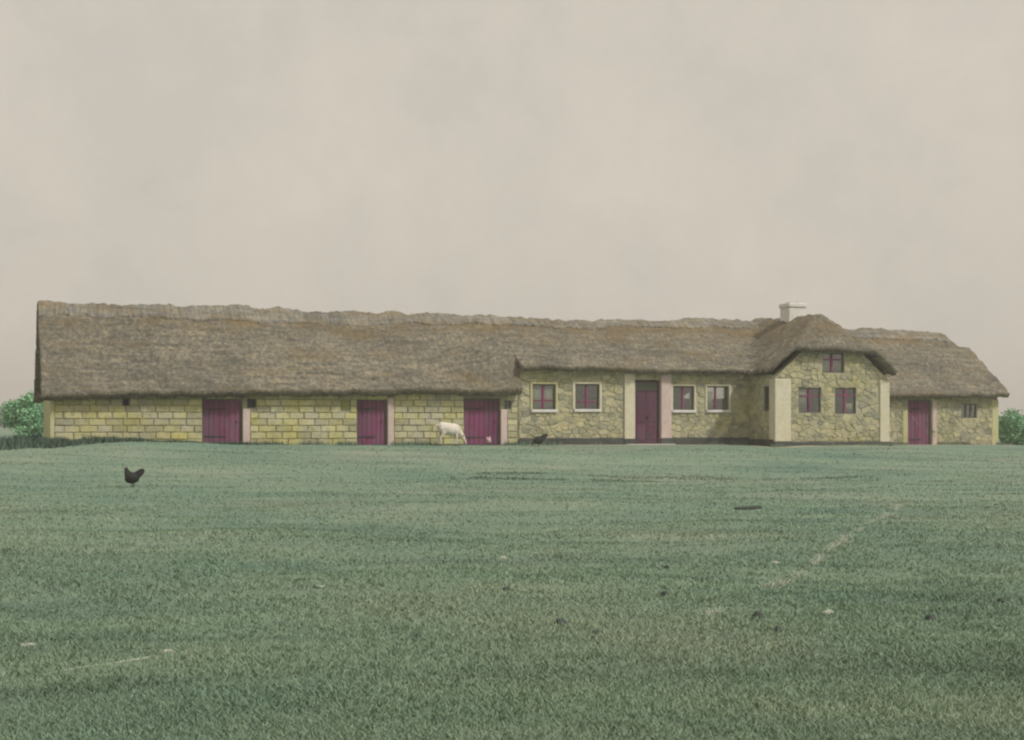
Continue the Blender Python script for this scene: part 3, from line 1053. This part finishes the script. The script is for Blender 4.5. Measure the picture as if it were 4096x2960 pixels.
    def zmain(U, V):
        t = sstep(30.9, 31.6, U)
        ze = (3.46 - 0.012 * np.maximum(U - 26, 0)) * (1 - t) + 2.58 * t
        zr = 5.56 + 0.05 * sstep(20, 26, U) - 0.16 * sstep(30.5, 33, U) - 0.10 * sstep(36.5, 38.3, U)
        ze = np.where(V > RV, 2.5, ze)
        zr = zr + 0.06 * fbm(U * 0.35, U * 0, 14, 2)
        d = np.abs(V - RV)
        z = zr - (zr - ze) * (np.sqrt(d * d + 0.05) - 0.22) / 3.55
        return z - 0.9 * sstep(37.7, 38.6, U) * sstep(2.1, 3.2, V) * (1 - 0.55 * sstep(3.2, 5, V))

    def zwing(U, V):
        d = np.sqrt((U - UC) ** 2 + 0.04) - 0.2
        z = 5.74 - 0.86 * d
        hip = 4.30 + 1.22 * (V + 2.32)
        k = 0.2
        h = np.clip(0.5 + 0.5 * (hip - z) / k, 0, 1)
        return hip + (z - hip) * h - k * h * (1 - h)

    def ztop(U, V):
        m, w = zmain(U, V), zwing(U, V)
        fr = sstep(4.2, 3.4, V) if False else (1 - sstep(3.3, 4.3, V))
        w = w * fr + (w - 1.5) * (1 - fr)
        z = np.where(V < -0.45, w, smax(m, w))
        z = np.where((V >= -0.45) & (V < -0.2), smax(m, w, 0.05), z)
        return z + 0.012 + thatch_relief(U, V, 33)

    inside = lambda u, v: ((v > -0.45)) | ((u > UC - HW) & (u < UC + HW))
    roof = link('roof', roof_mesh('roof', 16.395, 38.48, -2.31, 6.95, ztop, inside, 0.17, 0.13, 0.07, 0.06, RV), 'thatch', root)

    def zcap(U, V):
        rib = 0.035 * np.abs(vnoise(U * 7.0, V * 0.8, 55)) * 2 + 0.02 * vnoise(U * 16, V * 1.5, 58)
        return ztop(U, V) + 0.05 + rib + 0.09 * fbm(U * 1.2, U * 0, 61, 3) * (np.abs(V - RV) < 0.25)
    edge = lambda u, v: (np.abs(v - RV) < 0.72 + 0.16 * fbm(u * 1.6, u * 0, 71, 3))
    link('ridge_cap', roof_mesh('ridge_cap', 16.38, 37.75, RV - 1.0, RV + 1.0, zcap, edge, 0.14, 0.0, 0.05, 0.05, RV, 0.02), 'ridge', roof)
    straw_fringe(roof, 16.5, 38.4, -0.45, ztop, 3000, 22, lambda u, v: (u > 25.6) & (u < 31.7))
    straw_fringe(roof, UC - HW, UC + HW, -2.3, ztop, 700, 23, lambda u, v: v > 2)

    # chimney on the wing's ridge ----------------------------------------------
    bm = bmesh.new()
    add_box(bm, 28.30, 29.06, 0.5, 1.2, 5.2, 6.10, 0.015)
    ch = link('chimney', bm_mesh('chimney', bm), 'chimney', root)
    box('chimney_cap', 'chimney', ch, 28.255, 29.105, 0.455, 1.245, 6.102, 6.28, 0.03)
    for k in (28.45, 28.78):
        box('flue', 'tub', ch, k, k + 0.16, 0.72, 0.98, 6.281, 6.33, 0.01)
    return root


# ------------------------------------------------------------------ path
def build_path():
    n = 140
    us = np.linspace(16.6, 38.6, n)
    V = []
    m = 5
    for u in us:
        wing = 1.9 * float(sstep(25.3, 26.0, u) * (1 - sstep(31.5, 32.2, u)))
        w = 0.5 + 0.3 * float(fbm(np.array([u * 0.9]), np.array([0.0]), 5, 3)[0])
        for k in range(m):
            v = -0.02 - wing - w * 1.3 * k / (m - 1)
            x, y = to_world(u, v)
            V.append((x, y, gz(x, y) + 0.012 - (0.02 if k in (0, m - 1) else 0)))
    F = [(i * m + k, (i + 1) * m + k, (i + 1) * m + k + 1, i * m + k + 1) for i in range(n - 1) for k in range(m - 1)]
    o = link('path', np_mesh('path', V, F, True), 'path')
    tag(o, 'narrow trodden earth path along the farmhouse wall', kind='structure')


# ------------------------------------------------------------------ animals
def loft(bm, pts, seg=10):
    """pts: (x, y, z, half width, half height); closed tube of ellipses along the way"""
    rings = []
    P = [Vector(p[:3]) for p in pts]
    for i, p in enumerate(pts):
        t = (P[min(i + 1, len(P) - 1)] - P[max(i - 1, 0)]).normalized()
        side = Vector((0, 1, 0))
        if abs(t.dot(side)) > 0.9: side = Vector((1, 0, 0))
        side = (side - t * side.dot(t)).normalized()
        up = t.cross(side)
        rings.append([bm.verts.new(P[i] + side * (p[3] * math.cos(a)) + up * (p[4] * math.sin(a))) for a in [2 * math.pi * k / seg for k in range(seg)]])
    for a, b in zip(rings[:-1], rings[1:]):
        for k in range(seg):
            bm.faces.new((a[k], a[(k + 1) % seg], b[(k + 1) % seg], b[k]))
    bm.faces.new(rings[0][::-1]); bm.faces.new(rings[-1])


def body(name, bm, mat, parent, voxel):
    o = link(name, bm_mesh(name, bm), mat, parent)
    r = o.modifiers.new('skin', 'REMESH'); r.mode = 'VOXEL'; r.voxel_size = voxel; r.use_smooth_shade = True
    s = o.modifiers.new('soft', 'SMOOTH'); s.factor = 0.5; s.iterations = 4
    return o


def build_hen(x, y, heading, scale, mat, label, group, peck=False):
    root = bpy.data.objects.new('hen', None)
    COL.objects.link(root)
    root.location = (x, y, gz(x, y)); root.rotation_euler = (0, 0, heading); root.scale = (scale,) * 3
    tag(root, label, 'hen', group)
    bm = bmesh.new()
    loft(bm, [(-0.13, 0, 0.20, 0.03, 0.05), (-0.09, 0, 0.195, 0.085, 0.09), (0.0, 0, 0.18, 0.11, 0.12), (0.08, 0, 0.18, 0.10, 0.11), (0.14, 0, 0.20, 0.06, 0.075)])
    # tail fan
    loft(bm, [(-0.05, 0, 0.21, 0.06, 0.08), (-0.13, 0, 0.265, 0.035, 0.075), (-0.19, 0, 0.31, 0.016, 0.065), (-0.235, 0, 0.35, 0.008, 0.03)], 8)
    if peck:
        loft(bm, [(0.06, 0, 0.20, 0.06, 0.065), (0.12, 0, 0.19, 0.04, 0.045), (0.165, 0, 0.12, 0.028, 0.03), (0.185, 0, 0.07, 0.024, 0.026), (0.195, 0, 0.035, 0.014, 0.016), (0.197, 0, 0.01, 0.005, 0.005)], 8)
        hd = Vector((0.185, 0, 0.085)); cdir = Vector((0.9, 0, 0.2))
    else:
        loft(bm, [(0.05, 0, 0.20, 0.085, 0.10), (0.105, 0, 0.265, 0.06, 0.075), (0.128, 0, 0.325, 0.04, 0.048), (0.135, 0, 0.36, 0.034, 0.036), (0.155, 0, 0.36, 0.018, 0.018), (0.185, 0, 0.352, 0.005, 0.005)], 8)
        hd = Vector((0.135, 0, 0.38)); cdir = Vector((0, 0, 1))
    body('body', bm, mat, root, 0.009)
    for sy in (-1, 1):
        bm = bmesh.new()
        loft(bm, [(0.01, sy * 0.04, 0.12, 0.016, 0.02), (0.0, sy * 0.04, 0.06, 0.008, 0.008), (0.005, sy * 0.04, 0.008, 0.007, 0.007)], 6)
        for a in (-0.5, 0, 0.5, math.pi):
            L = 0.05 if a != math.pi else 0.025
            loft(bm, [(0.005, sy * 0.04, 0.008, 0.006, 0.006), (0.005 + L * math.cos(a), sy * 0.04 + L * math.sin(a), 0.003, 0.003, 0.003)], 5)
        link('leg', bm_mesh('leg', bm, True), 'hoof', root)
    bm = bmesh.new()
    for k in (-1, 0, 1):
        r = bmesh.ops.create_icosphere(bm, subdivisions=1, radius=0.012)
        for q in r['verts']:
            q.co = hd + Vector((k * 0.013 * (1 if not peck else 0.2), 0, k * (0.0 if not peck else 0.013))) + Vector((q.co.x, q.co.y * 0.4, q.co.z * 1.3))
    link('comb', bm_mesh('comb', bm, True), 'comb', root)
    for sy in (-1, 1):
        bm = bmesh.new()
        loft(bm, [(0.07, sy * 0.082, 0.20, 0.008, 0.03), (0.0, sy * 0.095, 0.19, 0.012, 0.055), (-0.07, sy * 0.08, 0.19, 0.010, 0.04), (-0.13, sy * 0.05, 0.20, 0.004, 0.012)], 8)
        link('wing', bm_mesh('wing', bm, True), mat, root)
    return root


def build_goat(u, v, heading):
    x, y = to_world(u, v)
    root = bpy.data.objects.new('goat', None)
    COL.objects.link(root)
    root.location = (x, y, gz(x, y)); root.rotation_euler = (0, 0, heading); root.scale = (1.05, 1.1, 1.12)
    tag(root, 'white goat grazing with lowered head beside the barn door', 'goat')
    bm = bmesh.new()
    loft(bm, [(-0.42, 0, 0.62, 0.07, 0.08), (-0.36, 0, 0.60, 0.14, 0.17), (-0.2, 0, 0.55, 0.17, 0.20), (0.0, 0, 0.52, 0.18, 0.205), (0.18, 0, 0.52, 0.155, 0.19), (0.30, 0, 0.54, 0.11, 0.14), (0.36, 0, 0.53, 0.07, 0.09)], 14)
    loft(bm, [(0.20, 0, 0.55, 0.10, 0.14), (0.34, 0, 0.46, 0.075, 0.11), (0.45, 0, 0.33, 0.06, 0.08), (0.50, 0, 0.24, 0.058, 0.065)], 10)   # neck
    loft(bm, [(0.46, 0, 0.29, 0.05, 0.06), (0.52, 0, 0.22, 0.062, 0.065), (0.565, 0, 0.14, 0.045, 0.045), (0.595, 0, 0.07, 0.032, 0.032), (0.60, 0, 0.035, 0.024, 0.022)], 10)   # head
    for sy in (-1, 1):
        loft(bm, [(0.22, sy * 0.09, 0.50, 0.07, 0.09), (0.23, sy * 0.095, 0.36, 0.045, 0.055), (0.225, sy * 0.095, 0.24, 0.033, 0.036), (0.24, sy * 0.095, 0.12, 0.022, 0.024), (0.235, sy * 0.095, 0.045, 0.024, 0.026)], 8)
        loft(bm, [(-0.28, sy * 0.09, 0.56, 0.085, 0.12), (-0.24, sy * 0.10, 0.42, 0.06, 0.085), (-0.30, sy * 0.10, 0.31, 0.036, 0.045), (-0.37, sy * 0.10, 0.23, 0.026, 0.03), (-0.345, sy * 0.10, 0.12, 0.022, 0.024), (-0.34, sy * 0.10, 0.045, 0.024, 0.026)], 8)
        loft(bm, [(0.475, sy * 0.045, 0.31, 0.02, 0.02), (0.50, sy * 0.10, 0.33, 0.03, 0.016), (0.53, sy * 0.165, 0.31, 0.012, 0.008)], 7)   # ears
    loft(bm, [(-0.40, 0, 0.66, 0.03, 0.03), (-0.48, 0, 0.66, 0.025, 0.03), (-0.53, 0, 0.60, 0.012, 0.015)], 7)   # tail
    body('body', bm, 'goat', root, 0.016)
    for px, sy in ((0.235, -1), (0.235, 1), (-0.34, -1), (-0.34, 1)):
        bm = bmesh.new()
        loft(bm, [(px, sy * 0.097, 0.05, 0.024, 0.028), (px + 0.012, sy * 0.097, 0.0, 0.03, 0.036)], 8)
        link('hoof', bm_mesh('hoof', bm), 'hoof', root)
    for sy in (-1, 1):
        bm = bmesh.new()
        loft(bm, [(0.49, sy * 0.03, 0.30, 0.016, 0.018), (0.475, sy * 0.04, 0.36, 0.012, 0.014), (0.435, sy * 0.05, 0.41, 0.005, 0.006)], 7)
        link('horn', bm_mesh('horn', bm, True), 'hoof', root)
        bm = bmesh.new()
        r = bmesh.ops.create_icosphere(bm, subdivisions=1, radius=0.012)
        for q in r['verts']: q.co += Vector((0.545, sy * 0.056, 0.205))
        link('eye', bm_mesh('eye', bm, True), 'iron', root)
    return root


# ------------------------------------------------------------------ plants
def leaf_mesh(name, clumps, n, size, seed):
    r = np.random.default_rng(seed)
    w = np.array([c[3] * c[4] * c[5] for c in clumps]); w = w / w.sum()
    k = r.choice(len(clumps), n, p=w)
    C = np.array(clumps)[k]
    d = r.normal(size=(n, 3)); d /= np.linalg.norm(d, axis=1)[:, None]
    rad = r.uniform(0.25, 1.0, n) ** 0.45 * r.uniform(0.85, 1.15, n)
    pos = C[:, :3] + d * rad[:, None] * C[:, 3:6]
    pos[:, 2] = np.maximum(pos[:, 2], 0.03)
    a = r.normal(size=(n, 3)); a /= np.linalg.norm(a, axis=1)[:, None]
    b = np.cross(a, r.normal(size=(n, 3))); b /= np.linalg.norm(b, axis=1)[:, None]
    s = size * r.uniform(0.6, 1.4, n)[:, None]
    V = np.stack([pos - a * s, pos + b * s * 0.5, pos + a * s, pos - b * s * 0.5], 1).reshape(-1, 3)
    me = np_mesh(name, V, np.arange(n * 4).reshape(n, 4))
    t = r.uniform(0.65, 1.35, n)
    c = np.ones((n, 4, 4), np.float32); c[:, :, :3] = t[:, None, None]
    at = me.attributes.new('tone', 'FLOAT_COLOR', 'POINT'); at.data.foreach_set('color', c.ravel())
    return me


def build_shrub(name, x, y, w, d, h, mat, label, cat, seed, n=5000, size=0.06, group=None):
    r = random.Random(seed)
    root = bpy.data.objects.new(name, None)
    COL.objects.link(root)
    root.location = (x, y, gz(x, y) - 0.02)
    tag(root, label, cat, group)
    clumps = []
    for _ in range(13):
        px, py = r.uniform(-1, 1), r.uniform(-1, 1)
        top = h * (1 - 0.35 * (px * px)) * r.uniform(0.7, 1.0)
        rr = r.uniform(0.16, 0.3) * h
        pz = r.uniform(rr * 0.7, max(top - rr * 0.6, rr))
        clumps.append((px * w / 2 * 0.85, py * d / 2 * 0.8, pz, rr * r.uniform(0.9, 1.3), rr, rr))
    link('foliage', leaf_mesh('foliage', clumps, n, size, seed), mat, root)
    bm = bmesh.new()
    for c in clumps:
        b = Vector((c[0] * 0.3, c[1] * 0.3, 0))
        loft(bm, [(b.x, b.y, 0, 0.03, 0.03), ((b.x + c[0]) / 2, (b.y + c[1]) / 2 + 0.01, c[2] * 0.55, 0.02, 0.02), (c[0], c[1], c[2] + c[5] * 0.4, 0.006, 0.006)], 6)
    link('stem', bm_mesh('stem', bm, True), 'bark', root)
    return root


def build_plants():
    build_shrub('bush', -21.4, 62.0, 2.4, 1.8, 2.15, 'leaf_light', 'pale green leafy bush behind the barn gable', 'bush', 3, 9000, 0.07)
    build_shrub('bush', -20.2, 60.0, 1.5, 1.5, 1.7, 'leaf_light', 'small light green bush close against the barn gable', 'bush', 31, 6000, 0.06)
    build_shrub('bush', -15.25, 43.3, 0.7, 0.6, 0.42, 'leaf_dark', 'dark low bush on the bank beside the barn corner', 'bush', 5, 2500, 0.04)
    build_shrub('bush', -14.75, 43.2, 0.36, 0.36, 0.55, 'leaf_dark', 'dark rounded bush nearest the yellow barn corner', 'bush', 6, 1800, 0.04)
    build_shrub('bush', 21.9, 60.8, 0.7, 0.7, 2.0, 'leaf_light', 'green bush beside the end wall of the farmhouse', 'bush', 8, 6000, 0.06)
    build_shrub('bush', 22.9, 60.4, 0.7, 0.7, 0.9, 'leaf_light', 'low green bush in front of the taller one at the farmhouse end', 'bush', 9, 3000, 0.05)
    # far hedgerow: reads as one mass
    r = random.Random(12)
    clumps = []
    for k in range(150):
        x = -140 + k * 1.9 + r.uniform(-1, 1)
        y = 240 + r.uniform(-3, 3)
        if -30 < x < 55: continue
        hh = r.uniform(1.6, 3.0) if x < 0 else r.uniform(0.8, 1.5)
        clumps.append((x, y, gz(x, y) + hh * 0.8, r.uniform(1.6, 2.6), 1.6, hh))
    o = link('far_hedgerow', leaf_mesh('far_hedgerow', clumps, 26000, 0.34, 77), 'leaf_grey')
    tag(o, 'far pale hedgerow along the edge of the fields', kind='stuff')


# ------------------------------------------------------------------ small things in the pasture
def lump(name, mat, x, y, sx, sy, sz, label, cat, group, seed):
    bm = bmesh.new()
    bmesh.ops.create_icosphere(bm, subdivisions=3, radius=1)
    r = random.Random(seed)
    o1, o2 = r.uniform(0, 50), r.uniform(0, 50)
    for q in bm.verts:
        n = float(fbm(np.array([q.co.x * 1.7 + o1 + q.co.z]), np.array([q.co.y * 1.7 + o2 - q.co.z]), seed, 3)[0])
        q.co *= 1 + 0.7 * n
        q.co = Vector((q.co.x * sx, q.co.y * sy, max(q.co.z * sz, -sz * 0.35)))
    o = link(name, bm_mesh(name, bm, True), mat)
    o.location = (x, y, gz(x, y) + sz * 0.2)
    tag(o, label, cat, group)
    return o


def build_small():
    clods = [(1.27, 11.6), (1.74, 9.9), (1.77, 9.33), (2.94, 11.05), (3.94, 11.28), (0.34, 9.78), (-1.29, 12.69), (-0.62, 9.23),
             (2.42, 12.9), (-1.15, 12.3), (3.05, 10.2), (0.55, 9.2), (-0.05, 11.9), (1.55, 14.0)]
    for i, (x, y) in enumerate(clods):
        s = random.uniform(0.016, 0.03)
        lump('earth_clod', 'clod', x, y, s * random.uniform(0.9, 1.5), s, s * 1.3, 'small dark clod lying in the short grass', 'clod', 'dark clods scattered in the pasture', i)
    for i, (x, y, s) in enumerate([(2.38, 10.55, 0.035), (2.72, 14.5, 0.03), (-3.13, 9.07, 0.035), (-2.17, 8.81, 0.03), (-1.67, 12.2, 0.025), (-0.1, 15.2, 0.03)]):
        lump('pale_stone', 'pale_rock', x, y, s * 1.4, s, s * 0.7, 'small pale stone lying flat in the short grass', 'stone', 'pale stones in the pasture', 40 + i)
    # driftwood-like plank end on the grass
    def stick(name, a, b, r0, label, cat, mat):
        bm = bmesh.new()
        n = 9
        pts = []
        for k in range(n):
            t = k / (n - 1)
            x, y = a[0] + (b[0] - a[0]) * t, a[1] + (b[1] - a[1]) * t
            wob = 0.25 * r0 * math.sin(k * 2.3)
            pts.append((x, y + wob, gz(x, y) + r0 * 0.9, r0 * (0.6 + 0.6 * t), r0 * (0.6 + 0.6 * t)))
        loft(bm, pts, 8)
        o = link(name, bm_mesh(name, bm, True), mat)
        tag(o, label, cat)
    stick('fallen_branch', (3.70, 23.2), (4.18, 23.55), 0.035, 'short dark branch lying alone on the grass', 'branch', 'clod')
    stick('pole', (-2.70, 8.02), (-2.22, 8.60), 0.008, 'thin pale stick lying in the grass', 'stick', 'pale_rock')
    # trail of dry straw
    m = 3600
    t = RNG.random(m)
    px = np.interp(t, [0, 0.4, 1], [1.45, 3.43, 7.12]); py = np.interp(t, [0, 0.4, 1], [10.2, 15.32, 25.38])
    patch = fbm(t * 22, t * 0, 41, 2) > -0.02
    px = px + RNG.normal(0, 0.022, m) + 0.12 * fbm(t * 9, t * 0 + 3, 44, 2); py = py + RNG.normal(0, 0.05, m)
    px, py = px[patch], py[patch]
    # darker tufts along an old wheel rut
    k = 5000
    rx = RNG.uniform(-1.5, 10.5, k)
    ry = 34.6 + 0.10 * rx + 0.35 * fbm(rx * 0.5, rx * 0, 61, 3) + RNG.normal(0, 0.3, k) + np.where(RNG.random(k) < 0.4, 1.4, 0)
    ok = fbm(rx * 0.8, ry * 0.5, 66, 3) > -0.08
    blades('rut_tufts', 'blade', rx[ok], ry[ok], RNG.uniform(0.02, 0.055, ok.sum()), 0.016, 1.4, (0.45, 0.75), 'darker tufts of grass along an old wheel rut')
    blades('straw_trail', 'straw', px, py, RNG.uniform(0.03, 0.07, len(px)), 0.006, 2.2, (0.9, 1.1), 'broken trail of pale dry straw across the pasture', 0.0)


def build_animals():
    build_hen(-8.1, 29.9, math.radians(172), 1.08, 'hen_brown', 'dark brown hen standing out alone on the pasture', None)
    x, y = to_world(16.75, -1.25)
    build_hen(x, y, math.radians(190), 1.25, 'hen_brown', 'dark hen pecking at the foot of the farmhouse wall', None, True)
    x, y = to_world(15.15, -0.30)
    build_hen(x, y, math.radians(70), 0.85, 'hen_pale', 'pale pinkish hen at the foot of a plum barn door', None)
    build_goat(13.42, -1.0, TH + math.radians(2))


def build_haze():
    bm = bmesh.new()
    add_box(bm, -420, 420, -25, 420, -6, 12, 0)
    o = link('haze', bm_mesh('haze', bm), None)
    m = bpy.data.materials.new('haze_air'); m.use_nodes = True
    n = m.node_tree.nodes; n.clear()
    out = n.new('ShaderNodeOutputMaterial')
    v = n.new('ShaderNodeVolumePrincipled')
    v.inputs['Color'].default_value = (0.93, 0.9, 0.84, 1)
    v.inputs['Density'].default_value = 0.0017
    v.inputs['Anisotropy'].default_value = 0.2
    m.node_tree.links.new(v.outputs[0], out.inputs['Volume'])
    o.data.materials.append(m)
    o['kind'] = 'stuff'; o['label'] = 'thin summer haze over the fields'


build_ground()
build_barn()
build_house()
build_path()
build_plants()
build_animals()
build_small()
build_grass()
build_haze()
